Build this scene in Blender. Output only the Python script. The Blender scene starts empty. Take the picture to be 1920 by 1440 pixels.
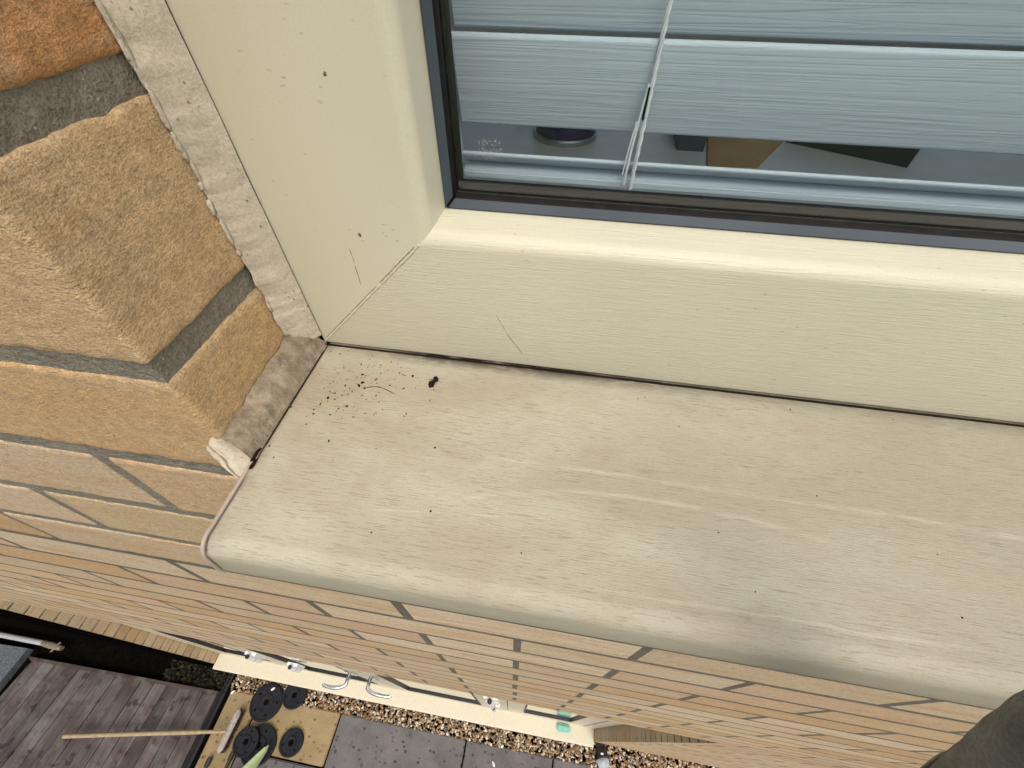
import bpy, bmesh, math, random
from mathutils import Vector, noise, Matrix
R_ = math.radians
random.seed(7)
S = bpy.context.scene
col = S.collection
# ------------------------------------------------------------------ camera, sky, sun, exposure
cam = bpy.data.cameras.new("camera"); camo = bpy.data.objects.new("camera", cam); col.objects.link(camo)
camo.location = (.1389, -.0775, .1119); camo.rotation_euler = (.7040, -.0004, .1583)
cam.sensor_fit = 'HORIZONTAL'; cam.sensor_width = 36; cam.lens = 787.87/1920*36
cam.clip_start = .005; cam.clip_end = 500
S.camera = camo
SUN_EL, SUN_AZ = 57, 160           # azimuth clockwise from +Y: the overcast sun stands out over the garden, 
w = bpy.data.worlds.new("World"); S.world = w; w.use_nodes = True
nt = w.node_tree
sky = nt.nodes.new('ShaderNodeTexSky'); sky.sky_type = 'NISHITA'; sky.sun_disc = False
sky.sun_elevation = R_(SUN_EL); sky.sun_rotation = R_(SUN_AZ); sky.dust_density = 6; sky.air_density = 1.0; sky.ozone_density = 0.6
bg = nt.nodes['Background']; nt.links.new(sky.outputs[0], bg.inputs[0]); bg.inputs[1].default_value = .15
sl = bpy.data.lights.new("sun", 'SUN'); sl.energy = 0.95; sl.angle = R_(50); sl.color = (1, .985, .94)
so = bpy.data.objects.new("sun", sl); col.objects.link(so)
az = R_(SUN_AZ); el = R_(SUN_EL)
dirv = Vector((math.sin(az)*math.cos(el), math.cos(az)*math.cos(el), math.sin(el)))
so.rotation_euler = dirv.to_track_quat('Z', 'Y').to_euler()
S.view_settings.view_transform = 'Standard'; S.view_settings.look = 'None'
S.view_settings.exposure = 0.08; S.view_settings.gamma = 1
S.render.engine = 'CYCLES'

# ------------------------------------------------------------------ node helper
class NT:
    def __init__(s, name):
        s.m = bpy.data.materials.new(name); s.m.use_nodes = True
        s.t = s.m.node_tree; s.n = s.t.nodes; s.l = s.t.links
        s.p = s.n['Principled BSDF']; s.out = s.n['Material Output']
        tc = s.n.new('ShaderNodeNewGeometry'); s.obj = tc.outputs['Position']
    def link(s, a, b): s.l.new(a, b)
    def val(s, sock, v):
        if isinstance(v, bpy.types.NodeSocket): s.link(v, sock)
        else: sock.default_value = v
    def map(s, scale=(1,1,1), loc=(0,0,0), rot=(0,0,0), src=None):
        m = s.n.new('ShaderNodeMapping'); m.inputs['Scale'].default_value = scale
        m.inputs['Location'].default_value = loc; m.inputs['Rotation'].default_value = rot
        s.link(src or s.obj, m.inputs[0]); return m.outputs[0]
    def noise(s, scale, detail=3, rough=.55, vec=None, dist=0):
        n = s.n.new('ShaderNodeTexNoise'); n.inputs['Scale'].default_value = scale
        n.inputs['Detail'].default_value = detail; n.inputs['Roughness'].default_value = rough; n.inputs['Distortion'].default_value = dist
        s.link(vec or s.obj, n.inputs['Vector']); return n.outputs['Fac']
    def voro(s, scale, vec=None, feature='F1', out='Distance', rnd=1):
        n = s.n.new('ShaderNodeTexVoronoi'); n.feature = feature; n.inputs['Scale'].default_value = scale
        n.inputs['Randomness'].default_value = rnd
        s.link(vec or s.obj, n.inputs['Vector']); return n.outputs[out]
    def ramp(s, fac, stops):
        r = s.n.new('ShaderNodeValToRGB'); e = r.color_ramp.elements
        while len(e) < len(stops): e.new(.5)
        for k, (p, c) in enumerate(stops):
            e[k].position = p; e[k].color = (c, c, c, 1) if isinstance(c, (int, float)) else (*c, 1)
        s.link(fac, r.inputs[0]); return r.outputs[0]
    def mix(s, fac, a, b, mode='MIX'):
        n = s.n.new('ShaderNodeMix'); n.data_type = 'RGBA'; n.blend_type = mode; n.clamp_factor = True
        s.val(n.inputs[0], fac)
        for k, v in ((6, a), (7, b)):
            if isinstance(v, tuple) and len(v) == 3: v = (*v, 1)
            s.val(n.inputs[k], v)
        return n.outputs[2]
    def math(s, op, a, b=0, c=0, clamp=False):
        n = s.n.new('ShaderNodeMath'); n.operation = op; n.use_clamp = clamp
        s.val(n.inputs[0], a); s.val(n.inputs[1], b); s.val(n.inputs[2], c); return n.outputs[0]
    def xyz(s, src=None):
        n = s.n.new('ShaderNodeSeparateXYZ'); s.link(src or s.obj, n.inputs[0]); return n.outputs
    def bump(s, h, strength=.3, dist=.001, normal=None):
        n = s.n.new('ShaderNodeBump'); n.inputs['Strength'].default_value = strength; n.inputs['Distance'].default_value = dist
        s.link(h, n.inputs['Height'])
        if normal is not None: s.link(normal, n.inputs['Normal'])
        return n.outputs[0]
    def attr(s, name):
        n = s.n.new('ShaderNodeAttribute'); n.attribute_name = name; return n
    def done(s, color=None, rough=None, normal=None, metal=None, spec=None):
        for k, v in (('Base Color', color), ('Roughness', rough), ('Normal', normal), ('Metallic', metal), ('Specular IOR Level', spec)):
            if v is None: continue
            if isinstance(v, tuple) and len(v) == 3: v = (*v, 1)
            s.val(s.p.inputs[k], v)
        return s.m

def plain(name, c, rough=.5, metal=0, var=.12, scale=60, bump=.1, bd=.0005, spec=None):
    t = NT(name); n = t.noise(scale, 4)
    k = t.ramp(n, [(.3, 1-var), (.7, 1+var)])
    return t.done(t.mix(1.0, c, k, 'MULTIPLY'), rough, t.bump(n, bump, bd), metal, spec)

# ------------------------------------------------------------------ materials
def brick_mat():
    t = NT("buff_brick")
    a = t.attr('bc').outputs['Color']
    rn = t.attr('br').outputs['Fac']
    off = t.n.new('ShaderNodeVectorMath'); off.operation = 'ADD'
    cx = t.n.new('ShaderNodeCombineXYZ'); t.link(t.math('MULTIPLY', rn, 7.3), cx.inputs[0]); t.link(t.math('MULTIPLY', rn, 3.1), cx.inputs[2])
    t.link(t.obj, off.inputs[0]); t.link(cx.outputs[0], off.inputs[1]); v = off.outputs[0]
    streak = t.noise(1, 4, .6, t.map((6, 6, 55), src=v), .4)
    streak2 = t.noise(1, 3, .6, t.map((9, 9, 90), loc=(3, 1, 5), src=v), .6)
    blot = t.noise(28, 4, .6, v)
    c = t.mix(t.ramp(streak, [(.48, 0), (.70, .75)]), a, (.53, .325, .165))
    c = t.mix(t.ramp(streak2, [(.52, 0), (.72, .55)]), c, (.44, .335, .22))
    c = t.mix(t.ramp(blot, [(.50, 0), (.75, .55)]), c, (.60, .48, .31))
    pink = t.noise(16, 3, .55, v)
    c = t.mix(t.ramp(pink, [(.50, 0), (.72, .4)]), c, (.52, .36, .205))
    grain = t.noise(1, 3, .7, t.map((520, 520, 1000), src=v), .15)
    grain2 = t.noise(1, 4, .65, t.map((170, 170, 300), src=v), .25)
    c = t.mix(1.0, c, t.ramp(grain, [(.30, .74), (.5, 1.0), (.72, 1.22)]), 'MULTIPLY')
    c = t.mix(1.0, c, t.ramp(grain2, [(.32, .82), (.68, 1.15)]), 'MULTIPLY')
    sand = t.noise(1500, 2, .6, v)
    c = t.mix(1.0, c, t.ramp(sand, [(.32, .80), (.68, 1.18)]), 'MULTIPLY')
    pit = t.voro(140, v); pm = t.ramp(pit, [(.05, 1), (.11, 0)])
    sel = t.noise(40, 2, .5, v); pm2 = t.math('MULTIPLY', pm, t.ramp(sel, [(.60, 0), (.66, .8)]))
    c = t.mix(pm2, c, (.05, .035, .025))
    h = t.math('ADD', t.math('ADD', grain, t.math('MULTIPLY', sand, .6)), t.math('MULTIPLY', grain2, .45))
    nrm = t.bump(h, .8, .0010)
    return t.done(c, .93, nrm, spec=.15)
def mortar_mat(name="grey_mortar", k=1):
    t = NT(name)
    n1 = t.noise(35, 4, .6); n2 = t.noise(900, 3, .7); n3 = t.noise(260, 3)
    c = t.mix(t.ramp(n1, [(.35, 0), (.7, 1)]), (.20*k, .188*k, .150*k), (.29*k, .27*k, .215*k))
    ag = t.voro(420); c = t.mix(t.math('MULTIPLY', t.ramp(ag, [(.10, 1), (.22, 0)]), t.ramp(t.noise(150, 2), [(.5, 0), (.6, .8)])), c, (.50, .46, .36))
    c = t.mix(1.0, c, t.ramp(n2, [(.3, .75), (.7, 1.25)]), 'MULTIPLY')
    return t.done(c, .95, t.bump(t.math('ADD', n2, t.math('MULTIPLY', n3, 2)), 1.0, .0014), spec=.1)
def pvc_mat(name, grain_axis, base=(.585, .57, .44), gr=.5):
    t = NT(name)
    sc = {'x': (60, 900, 1500), 'z': (1500, 900, 60), None: (400, 400, 400)}[grain_axis]
    g = t.noise(1, 3, .6, t.map(sc), .3)
    big = t.noise(9, 3, .5)
    c = t.mix(1.0, base, t.ramp(big, [(.3, .95), (.7, 1.05)]), 'MULTIPLY')
    # weather specks
    sp = t.voro(150); spm = t.ramp(sp, [(.035, 1), (.075, 0)])
    sel = t.ramp(t.noise(45, 2), [(.54, 0), (.66, .55)])
    c = t.mix(t.math('MULTIPLY', spm, sel), c, (.16, .13, .09))
    sp2 = t.voro(1, t.map((120, 260, 300), loc=(4, 2, 9))); spm2 = t.ramp(sp2, [(.05, 1), (.13, 0)])
    c = t.mix(t.math('MULTIPLY', spm2, t.ramp(t.noise(30, 2, .5, t.map(loc=(9, 9, 9))), [(.48, 0), (.62, .6)])), c, (.25, .21, .14))
    fine = t.noise(1500, 2, .6)
    c = t.mix(1.0, c, t.ramp(fine, [(.3, .96), (.7, 1.04)]), 'MULTIPLY')
    return t.done(c, .33, t.bump(g, gr, .0007), spec=.45)
def sill_mat():
    t = NT("weathered_sill_pvc")
    X, Y, Z = t.xyz()
    base = (.48, .47, .365)
    big = t.noise(1, 4, .55, t.map((9, 22, 22)), .6)
    c = t.mix(t.ramp(big, [(.34, 0), (.62, .9)]), base, (.37, .335, .245))
    c = t.mix(t.math('MULTIPLY', t.math('DIVIDE', t.math('SUBTRACT', X, .10), .30, clamp=True), .9), c, (.32, .305, .235))  # shade over the right of the sill, put into the colour
    big2 = t.noise(1, 3, .5, t.map((5, 14, 9), loc=(2, 5, 1)))
    c = t.mix(t.ramp(big2, [(.5, 0), (.75, .35)]), c, (.46, .41, .315))
    # dirt held in the embossed grain
    g = t.noise(1, 3, .62, t.map((130, 2600, 2600)), .3)
    gm = t.ramp(g, [(.555, 0), (.65, 1)])
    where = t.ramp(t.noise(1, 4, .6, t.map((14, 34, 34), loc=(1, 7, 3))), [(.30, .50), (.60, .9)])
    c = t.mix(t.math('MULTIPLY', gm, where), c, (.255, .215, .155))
    sm = t.noise(1, 5, .65, t.map((26, 40, 40), loc=(3, 3, 3)), .8)
    c = t.mix(t.ramp(sm, [(.46, 0), (.68, .5)]), c, (.36, .30, .215))
    # pale wiped streaks that follow arcs along the sill
    def arc(a, b, c0, w, lo, hi, seed):
        y = t.math('ADD', t.math('MULTIPLY', t.math('MULTIPLY', X, X), a), t.math('MULTIPLY_ADD', X, b, c0))
        wob = t.math('MULTIPLY', t.math('SUBTRACT', t.noise(22, 2, .5, t.map(loc=(seed, 0, 0))), .5), .004)
        d = t.math('ABSOLUTE', t.math('SUBTRACT', t.math('SUBTRACT', Y, y), wob))
        m = t.math('SUBTRACT', 1, t.math('DIVIDE', d, w), clamp=True)
        m = t.math('MULTIPLY', m, t.ramp(t.noise(1, 3, .6, t.map((60, 500, 500), loc=(seed, 3, 0))), [(.38, .15), (.62, 1)]))
        r1 = t.math('DIVIDE', t.math('SUBTRACT', X, lo), .02, clamp=True)
        r2 = t.math('DIVIDE', t.math('SUBTRACT', hi, X), .03, clamp=True)
        return t.math('MULTIPLY', m, t.math('MULTIPLY', r1, r2))
    for prm in ((-.1615, .0613, .0091, .0016, .105, .42, 1), (-1.9163, .7117, -.0602, .0018, .095, .26, 2), (.2118, -.0886, -.0224, .0011, .15, .30, 3), (-.9, .30, -.034, .0009, .06, .15, 4)):
        c = t.mix(t.math('MULTIPLY', arc(*prm), .34), c, (.68, .64, .52))
    # black mould along the back joint
    bk = t.math('DIVIDE', t.math('SUBTRACT', Y, .0620), .0075, clamp=True)
    bk = t.math('POWER', bk, 1.1)
    mould = t.ramp(t.noise(1, 4, .7, t.map((70, 260, 260)), .5), [(.30, .15), (.5, 1)])
    near = t.math('MULTIPLY', t.math('DIVIDE', t.math('SUBTRACT', X, .03), .04, clamp=True), t.math('DIVIDE', t.math('SUBTRACT', .26, X), .12, clamp=True))
    loc = t.math('MAXIMUM', near, .35)
    c = t.mix(t.math('MULTIPLY', t.math('MULTIPLY', bk, mould), loc), c, (.035, .022, .018))
    # grime along the sealed end
    ed = t.math('DIVIDE', t.math('SUBTRACT', .0205, X), .008, clamp=True)
    c = t.mix(t.math('MULTIPLY', t.math('MULTIPLY', ed, t.ramp(t.noise(1, 4, .65, t.map((200, 90, 200))), [(.4, 0), (.65, .7)])), .8), c, (.22, .17, .12))
    # rusty bloom beside the droppings
    dx = t.math('POWER', t.math('DIVIDE', t.math('SUBTRACT', X, .0315), .0022), 2)
    dy = t.math('POWER', t.math('DIVIDE', t.math('SUBTRACT', Y, .0345), .0018), 2)
    bl = t.math('SUBTRACT', 1, t.math('ADD', dx, dy), clamp=True)
    c = t.mix(t.math('MULTIPLY', bl, t.ramp(t.noise(500, 3), [(.4, .1), (.6, .6)])), c, (.55, .30, .10))
    # scattered specks
    sp = t.voro(210); spm = t.ramp(sp, [(.04, 1), (.08, 0)])
    sel = t.ramp(t.noise(50, 2), [(.64, 0), (.72, .4)])
    c = t.mix(t.math('MULTIPLY', spm, sel), c, (.10, .07, .05))
    # green algae film on the lower lip
    lo = t.math('DIVIDE', t.math('SUBTRACT', -.0565, Z), .012, clamp=True)
    c = t.mix(t.math('MULTIPLY', lo, t.ramp(t.noise(20, 3), [(.3, .35), (.7, .8)])), c, (.36, .365, .26))
    c = t.mix(1.0, c, t.ramp(t.noise(1300, 2, .6), [(.3, .94), (.7, 1.06)]), 'MULTIPLY')
    h = t.math('ADD', g, t.math('MULTIPLY', t.noise(300, 2), .15))
    return t.done(c, t.ramp(big, [(.3, .34), (.7, .5)]), t.bump(h, .55, .0005), spec=.4)
def sealant_mat(name, dirty):
    t = NT(name)
    n = t.noise(90, 5, .65); f = t.noise(900, 4, .7)
    if dirty:
        c = t.mix(t.ramp(n, [(.33, 0), (.62, 1)]), (.13, .10, .07), (.35, .30, .22))
    else:
        c = t.mix(t.ramp(n, [(.38, 0), (.68, 1)]), (.48, .43, .335), (.57, .52, .41))
    c = t.mix(1.0, c, t.ramp(f, [(.3, .8), (.7, 1.15)]), 'MULTIPLY')
    sp = t.ramp(t.voro(320), [(.09, 1), (.20, 0)])
    c = t.mix(t.math('MULTIPLY', sp, t.ramp(t.noise(120, 2), [(.48, 0), (.56, .8)])), c, (.10, .075, .05))
    return t.done(c, .75, t.bump(t.math('ADD', f, t.math('MULTIPLY', n, 2)), .5, .0008), spec=.25)
def glass_mat():
    t = NT("window_glass"); t.n.remove(t.p)
    tr = t.n.new('ShaderNodeBsdfTransparent'); tr.inputs[0].default_value = (.935, .965, .97, 1)
    gl = t.n.new('ShaderNodeBsdfGlossy'); gl.inputs['Roughness'].default_value = .01
    fr = t.n.new('ShaderNodeFresnel'); fr.inputs[0].default_value = 1.52
    mx = t.n.new('ShaderNodeMixShader'); g2 = t.n.new('ShaderNodeNewGeometry'); t.link(t.math('MULTIPLY', t.math('MULTIPLY', fr.outputs[0], 2.0), t.math('SUBTRACT', 1, g2.outputs['Backfacing']), clamp=True), mx.inputs[0]); t.link(tr.outputs[0], mx.inputs[1]); t.link(gl.outputs[0], mx.inputs[2])
    t.link(mx.outputs[0], t.out.inputs[0]); return t.m
def slat_mat():
    t = NT("embossed_slat")
    g = t.noise(1, 3, .55, t.map((6, 40, 300)), .9)
    wv = t.ramp(g, [(.40, 0), (.50, 1), (.60, 0)])
    f = t.noise(1200, 2)
    c = t.mix(wv, (.56, .625, .67), (.525, .59, .64))
    return t.done(c, .42, t.bump(t.math('ADD', t.math('MULTIPLY', wv, -1), t.math('MULTIPLY', f, .2)), .22, .0006), spec=.4)
def slab_mat(name, a, b, dark):
    t = NT(name)
    n = t.noise(7, 5, .6); f = t.noise(160, 4, .7)
    c = t.mix(t.ramp(n, [(.35, 0), (.68, 1)]), a, b)
    c = t.mix(1.0, c, t.ramp(f, [(.3, .78), (.7, 1.2)]), 'MULTIPLY')
    v = t.voro(1, t.map((24, 32, 28), rot=(0, 0, .3))); pm = t.ramp(v, [(.20, 1), (.28, 0)])
    c = t.mix(t.math('MULTIPLY', pm, t.ramp(t.noise(12, 2), [(.36, 0), (.52, .9)])), c, dark)
    v2 = t.voro(110); c = t.mix(t.math('MULTIPLY', t.ramp(v2, [(.1, .8), (.2, 0)]), t.ramp(t.noise(20, 2), [(.5, 0), (.6, .8)])), c, dark)
    rn = t.attr('br').outputs['Fac']
    c = t.mix(1.0, c, t.ramp(rn, [(0, .88), (1, 1.1)]), 'MULTIPLY')
    return t.done(c, .85, t.bump(f, .5, .003), spec=.2)
def wood_mat(name, a, b, vec=(60, 3, 60)):
    t = NT(name)
    rn = t.attr('br').outputs['Fac']
    g = t.noise(1, 4, .6, t.map(vec), .8); n = t.noise(5, 4)
    c = t.mix(t.ramp(g, [(.35, 0), (.65, 1)]), a, b)
    c = t.mix(t.ramp(n, [(.4, 0), (.62, .7)]), c, (.060, .036, .032))
    n9 = t.noise(11, 4, .6); c = t.mix(t.ramp(n9, [(.5, 0), (.66, .6)]), c, (.17, .165, .155))
    n8 = t.noise(16, 3); c = t.mix(t.ramp(n8, [(.60, 0), (.68, .8)]), c, (.025, .022, .02))
    c = t.mix(1.0, c, t.ramp(rn, [(0, .65), (1, 1.3)]), 'MULTIPLY')
    return t.done(c, .6, t.bump(g, .5, .003), spec=.3)
def stones_mat(name):
    t = NT(name); a = t.attr('bc').outputs['Color']
    c = t.mix(1.0, a, t.ramp(t.noise(150, 3), [(.3, .75), (.7, 1.2)]), 'MULTIPLY')
    return t.done(c, .6, spec=.15)
def rubber_mat():
    t = NT("grey_blue_rubber"); n = t.noise(500, 3); b = t.noise(20, 3)
    c = t.mix(t.ramp(b, [(.35, 0), (.7, 1)]), (.050, .066, .080), (.072, .092, .108))
    return t.done(c, .55, t.bump(n, .15, .0003), spec=.35)

M = dict(
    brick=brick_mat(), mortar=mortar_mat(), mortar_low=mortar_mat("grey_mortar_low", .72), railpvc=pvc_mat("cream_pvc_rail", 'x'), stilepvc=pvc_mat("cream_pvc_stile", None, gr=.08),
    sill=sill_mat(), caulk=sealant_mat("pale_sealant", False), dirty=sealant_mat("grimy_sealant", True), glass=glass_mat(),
    slat=slat_mat(), rubber=rubber_mat(),
    black=plain("black_spacer", (.010, .009, .008), .6, var=.5, scale=150, bump=.3, spec=.15),
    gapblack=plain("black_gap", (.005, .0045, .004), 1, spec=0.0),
    greyslab=slab_mat("grey_slab", (.125, .122, .122), (.185, .175, .17), (.055, .05, .052)),
    beigeslab=slab_mat("beige_slab", (.27, .205, .105), (.345, .265, .15), (.12, .085, .045)),
    deck=wood_mat("purple_brown_board", (.078, .068, .064), (.15, .138, .13), (60, 3, 60)),
    lip=wood_mat("dark_edging_board", (.055, .042, .036), (.10, .075, .06), (3, 60, 60)),
    bluestone=plain("blue_grey_stone", (.105, .125, .135), .9, var=.45, scale=90, bump=.8, bd=.01),
    stones=stones_mat("gravel_stones"), shade_soil=plain("shade_black_soil", (.005, .0045, .003), 1, spec=0.0, var=.5, scale=40, bump=.8, bd=.02),  # soil is near black: the deep shade beside the wall is in its colour
    iron=plain("black_cast_iron", (.010, .011, .015), .6, spec=.25, var=.5, scale=70, bump=.4, bd=.003),
    chrome=plain("chrome", (.75, .77, .80), .12, 1, var=.05), whiteplastic=plain("white_plastic", (.80, .80, .80), .35, var=.03),
    blackplastic=plain("black_plastic", (.015, .015, .016), .4), creamdoor=plain("cream_door_pvc", (.62, .585, .45), .35, var=.04),
    board=plain("window_board_paint", (.62, .64, .63), .4, var=.06), room=plain("room_paint", (.55, .56, .55), .8),
    purple=plain("purple_foil", (.035, .010, .10), .25, var=.6, scale=90), tinrim=plain("tin_rim", (.5, .5, .48), .35, .9),
    card=plain("brown_cardboard", (.46, .30, .13), .85, var=.08), darkbox=plain("dark_fabric", (.018, .022, .026), .8, var=.4),
    cord=plain("white_cord", (.75, .78, .78), .7), broomwood=plain("pale_broom_wood", (.36, .28, .16), .6, var=.2, scale=40),
    broomhead=plain("weathered_broom_wood", (.34, .30, .27), .8, var=.3, scale=50), bristle=plain("dark_bristle", (.06, .03, .025), .9),
    leaf=plain("pale_green_leaf", (.25, .33, .16), .5, var=.12), petal=plain("white_petal", (.80, .76, .70), .6),
    teal=plain("turquoise_plastic", (.22, .52, .42), .3), pole=plain("pale_grey_pole", (.38, .40, .40), .5),
    fitting=plain("tan_pole_fitting", (.20, .17, .12), .7, var=.4), lens=plain("silver_lens", (.42, .46, .52), .25, .3),
    bug=plain("dark_brown_insect", (.010, .005, .004), .6, spec=.2), bugpale=plain("pale_brown_dropping", (.22, .07, .03), .6),
    lawn=plain("lawn_green", (.05, .075, .022), .9, var=.4, scale=8, bump=.6, bd=.02),
    pinkcap=plain("dull_mauve_trim", (.42, .35, .29), .5), render=plain("inner_block", (.25, .23, .2), .9),
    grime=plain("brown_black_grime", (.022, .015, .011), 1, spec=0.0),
    mitre=plain("mitre_dirt", (.27, .24, .17), .9),
    curtain=plain("cream_curtain", (.66, .63, .52), .8),
    etch=plain("etched_mark", (.36, .37, .35), .8), scratch=plain("scratch_grime", (.13, .11, .07), .8),
)
def cloth_mat():
    t = NT("dark_grey_cloth")
    n = t.noise(28, 5, .6); f = t.noise(900, 3, .7)
    c = t.mix(t.ramp(n, [(.4, 0), (.62, 1)]), (.16, .158, .145), (.31, .306, .285))
    c = t.mix(1.0, c, t.ramp(f, [(.3, .8), (.7, 1.2)]), 'MULTIPLY')
    return t.done(c, .95, t.bump(t.math('ADD', n, f), .5, .0015), spec=.1)
M['cloth'] = cloth_mat()
M['hem'] = plain("brown_cloth_hem", (.035, .026, .016), .9, var=.3, scale=80)

# ------------------------------------------------------------------ mesh helpers
def link_obj(name, me, mats, parent=None):
    o = bpy.data.objects.new(name, me); col.objects.link(o)
    for m in (mats if isinstance(mats, (list, tuple)) else [mats]): me.materials.append(m)
    if parent: o.parent = parent
    return o
def tag(o, label=None, cat=None, group=None, kind=None):
    if label: o['label'] = label
    if cat: o['category'] = cat
    if group: o['group'] = group
    if kind: o['kind'] = kind
    return o
def empty(name, loc=(0,0,0)):
    o = bpy.data.objects.new(name, None); col.objects.link(o); o.location = loc; o.empty_display_size = .01; return o
class MB:
    """collects shapes in world coordinates; build() makes one mesh object (under its parent, kept in world space)"""
    def __init__(s): s.v = []; s.f = []; s.mi = []; s.sm = []; s.c = []; s.r = []
    def add(s, vs, fs, mi=0, smooth=False, c=(1,1,1), r=.5):
        b = len(s.v); s.v += [tuple(v) for v in vs]
        s.c += [c]*len(vs); s.r += [r]*len(vs)
        for f in fs: s.f.append([i+b for i in f]); s.mi.append(mi); s.sm.append(smooth)
    def box(s, a, b, mi=0, **k):
        (x0,y0,z0),(x1,y1,z1) = a, b
        s.add([(x0,y0,z0),(x1,y0,z0),(x1,y1,z0),(x0,y1,z0),(x0,y0,z1),(x1,y0,z1),(x1,y1,z1),(x0,y1,z1)],
              [(0,3,2,1),(4,5,6,7),(0,1,5,4),(1,2,6,5),(2,3,7,6),(3,0,4,7)], mi, **k)
    def bbox(s, a, b, bv, mi=0, **k):
        """bevelled box"""
        bm = bmesh.new(); bmesh.ops.create_cube(bm, size=1)
        c = [(a[i]+b[i])/2 for i in range(3)]; d = [b[i]-a[i] for i in range(3)]
        for v in bm.verts: v.co = Vector([c[i]+v.co[i]*d[i] for i in range(3)])
        bmesh.ops.bevel(bm, geom=bm.edges[:], offset=bv, segments=2, affect='EDGES')
        s.bm(bm, mi, **k)
    def bm(s, bm, mi=0, **k):
        bm.verts.index_update(); s.add([v.co[:] for v in bm.verts], [[v.index for v in f.verts] for f in bm.faces], mi, **k); bm.free()
    def tube(s, pts, rad, seg=12, mi=0, caps=True, smooth=True, **k):
        pts = [Vector(p) for p in pts]; n = len(pts)
        rads = rad if isinstance(rad, (list, tuple)) else [rad]*n
        vs = []; prev = None
        for i, p in enumerate(pts):
            t = (pts[min(i+1, n-1)]-pts[max(i-1, 0)]).normalized()
            if prev is None:
                prev = t.orthogonal().normalized()
            u = (prev - t*prev.dot(t)).normalized(); prev = u; v = t.cross(u)
            for j in range(seg):
                a = 2*math.pi*j/seg; vs.append(p+(u*math.cos(a)+v*math.sin(a))*rads[i])
        fs = [(i*seg+j, i*seg+(j+1)%seg, (i+1)*seg+(j+1)%seg, (i+1)*seg+j) for i in range(n-1) for j in range(seg)]
        s.add(vs, fs, mi, smooth, **k)
        if caps:
            s.add(vs[:seg], [tuple(range(seg))[::-1]], mi, False, **k); s.add(vs[-seg:], [tuple(range(seg))], mi, False, **k)
    def lathe(s, prof, ctr, seg=48, mi=0, smooth=False, axis=None, **k):
        """profile of (r, h) about axis through c"""
        ax = Vector(axis or (0,0,1)).normalized(); u = ax.orthogonal().normalized(); v = ax.cross(u); c = Vector(ctr)
        vs = []
        for r, h in prof:
            for j in range(seg):
                a = 2*math.pi*j/seg; vs.append(c+ax*h+(u*math.cos(a)+v*math.sin(a))*r)
        m = len(prof)
        fs = [(i*seg+j, i*seg+(j+1)%seg, (i+1)*seg+(j+1)%seg, (i+1)*seg+j) for i in range(m-1) for j in range(seg)]
        s.add(vs, fs, mi, smooth, **k)
    def grid(s, fn, nu, nv, mi=0, smooth=True, **k):
        vs = [fn(i/nu, j/nv) for i in range(nu+1) for j in range(nv+1)]
        fs = [(i*(nv+1)+j, (i+1)*(nv+1)+j, (i+1)*(nv+1)+j+1, i*(nv+1)+j+1) for i in range(nu) for j in range(nv)]
        s.add(vs, fs, mi, smooth, **k)
    def blob(s, ctr, rad3, sub=1, mi=0, smooth=True, rot=None, rough=0, **k):
        bm = bmesh.new(); bmesh.ops.create_icosphere(bm, subdivisions=sub, radius=1)
        mt = Matrix.Rotation(rot[0], 3, 'Z') @ Matrix.Rotation(rot[1], 3, 'X') if rot else Matrix.Identity(3)
        sd = Vector(ctr)*37
        for v in bm.verts:
            p = v.co.copy()
            if rough: p *= 1+rough*noise.noise(p*1.3+sd)
            p = Vector((p.x*rad3[0], p.y*rad3[1], p.z*rad3[2])); v.co = mt @ p + Vector(ctr)
        s.bm(bm, mi, smooth=smooth, **k)
    def build(s, name, mats, parent=None, attrs=False, normals=False):
        org = Vector((0,0,0))
        if parent: 
            q = parent
            while q: org = org+q.location; q = q.parent
        me = bpy.data.meshes.new(name); me.from_pydata([tuple(Vector(v)-org) for v in s.v], [], s.f); 
        me.polygons.foreach_set('material_index', s.mi); me.polygons.foreach_set('use_smooth', s.sm)
        if attrs:
            a = me.attributes.new('bc', 'FLOAT_COLOR', 'POINT'); flat = []
            for c in s.c: flat += [c[0], c[1], c[2], 1]
            a.data.foreach_set('color', flat)
            b = me.attributes.new('br', 'FLOAT', 'POINT'); b.data.foreach_set('value', s.r)
        me.update()
        if normals:
            bm = bmesh.new(); bm.from_mesh(me); bmesh.ops.recalc_face_normals(bm, faces=bm.faces[:]); bm.to_mesh(me); bm.free()
        return link_obj(name, me, mats, parent)

G = -3.424                       # ground level, the wall face is y = 0, the reveal corner x = 0
XL, XR, ZLIN = -1.966, .652, -1.30    # patio door opening

# ------------------------------------------------------------------ ground
mb = MB(); mb.add([(-150,-150,G-.03),(150,-150,G-.03),(150,150,G-.03),(-150,150,G-.03)], [(0,1,2,3)])
tag(mb.build('lawn', M['lawn']), kind='structure')
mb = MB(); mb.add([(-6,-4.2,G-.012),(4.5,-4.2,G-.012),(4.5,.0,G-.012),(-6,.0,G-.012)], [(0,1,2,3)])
tag(mb.build('ground', M['shade_soil']), kind='structure')
mb = MB()
def slab(x0, y0, x1, y1, mi=0, z=0):
    r = random.random(); g = .005
    mb.bbox((x0+g, y0+g, G-.04), (x1-g, y1-g, G+z), .006, mi, r=r)
slab(-1.0, -.70, -.150, -.112); slab(-.150, -.70, .410, -.112); slab(.410, -.70, 1.26, -.112); slab(1.26, -.70, 2.1, -.112)
slab(-1.57, -.392, -1.0, -.112, 1); slab(-1.795, -.85, -1.57, -.112, 1)
slab(-1.57, -.85, -1.0, -.392)
yy = -.85
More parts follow.
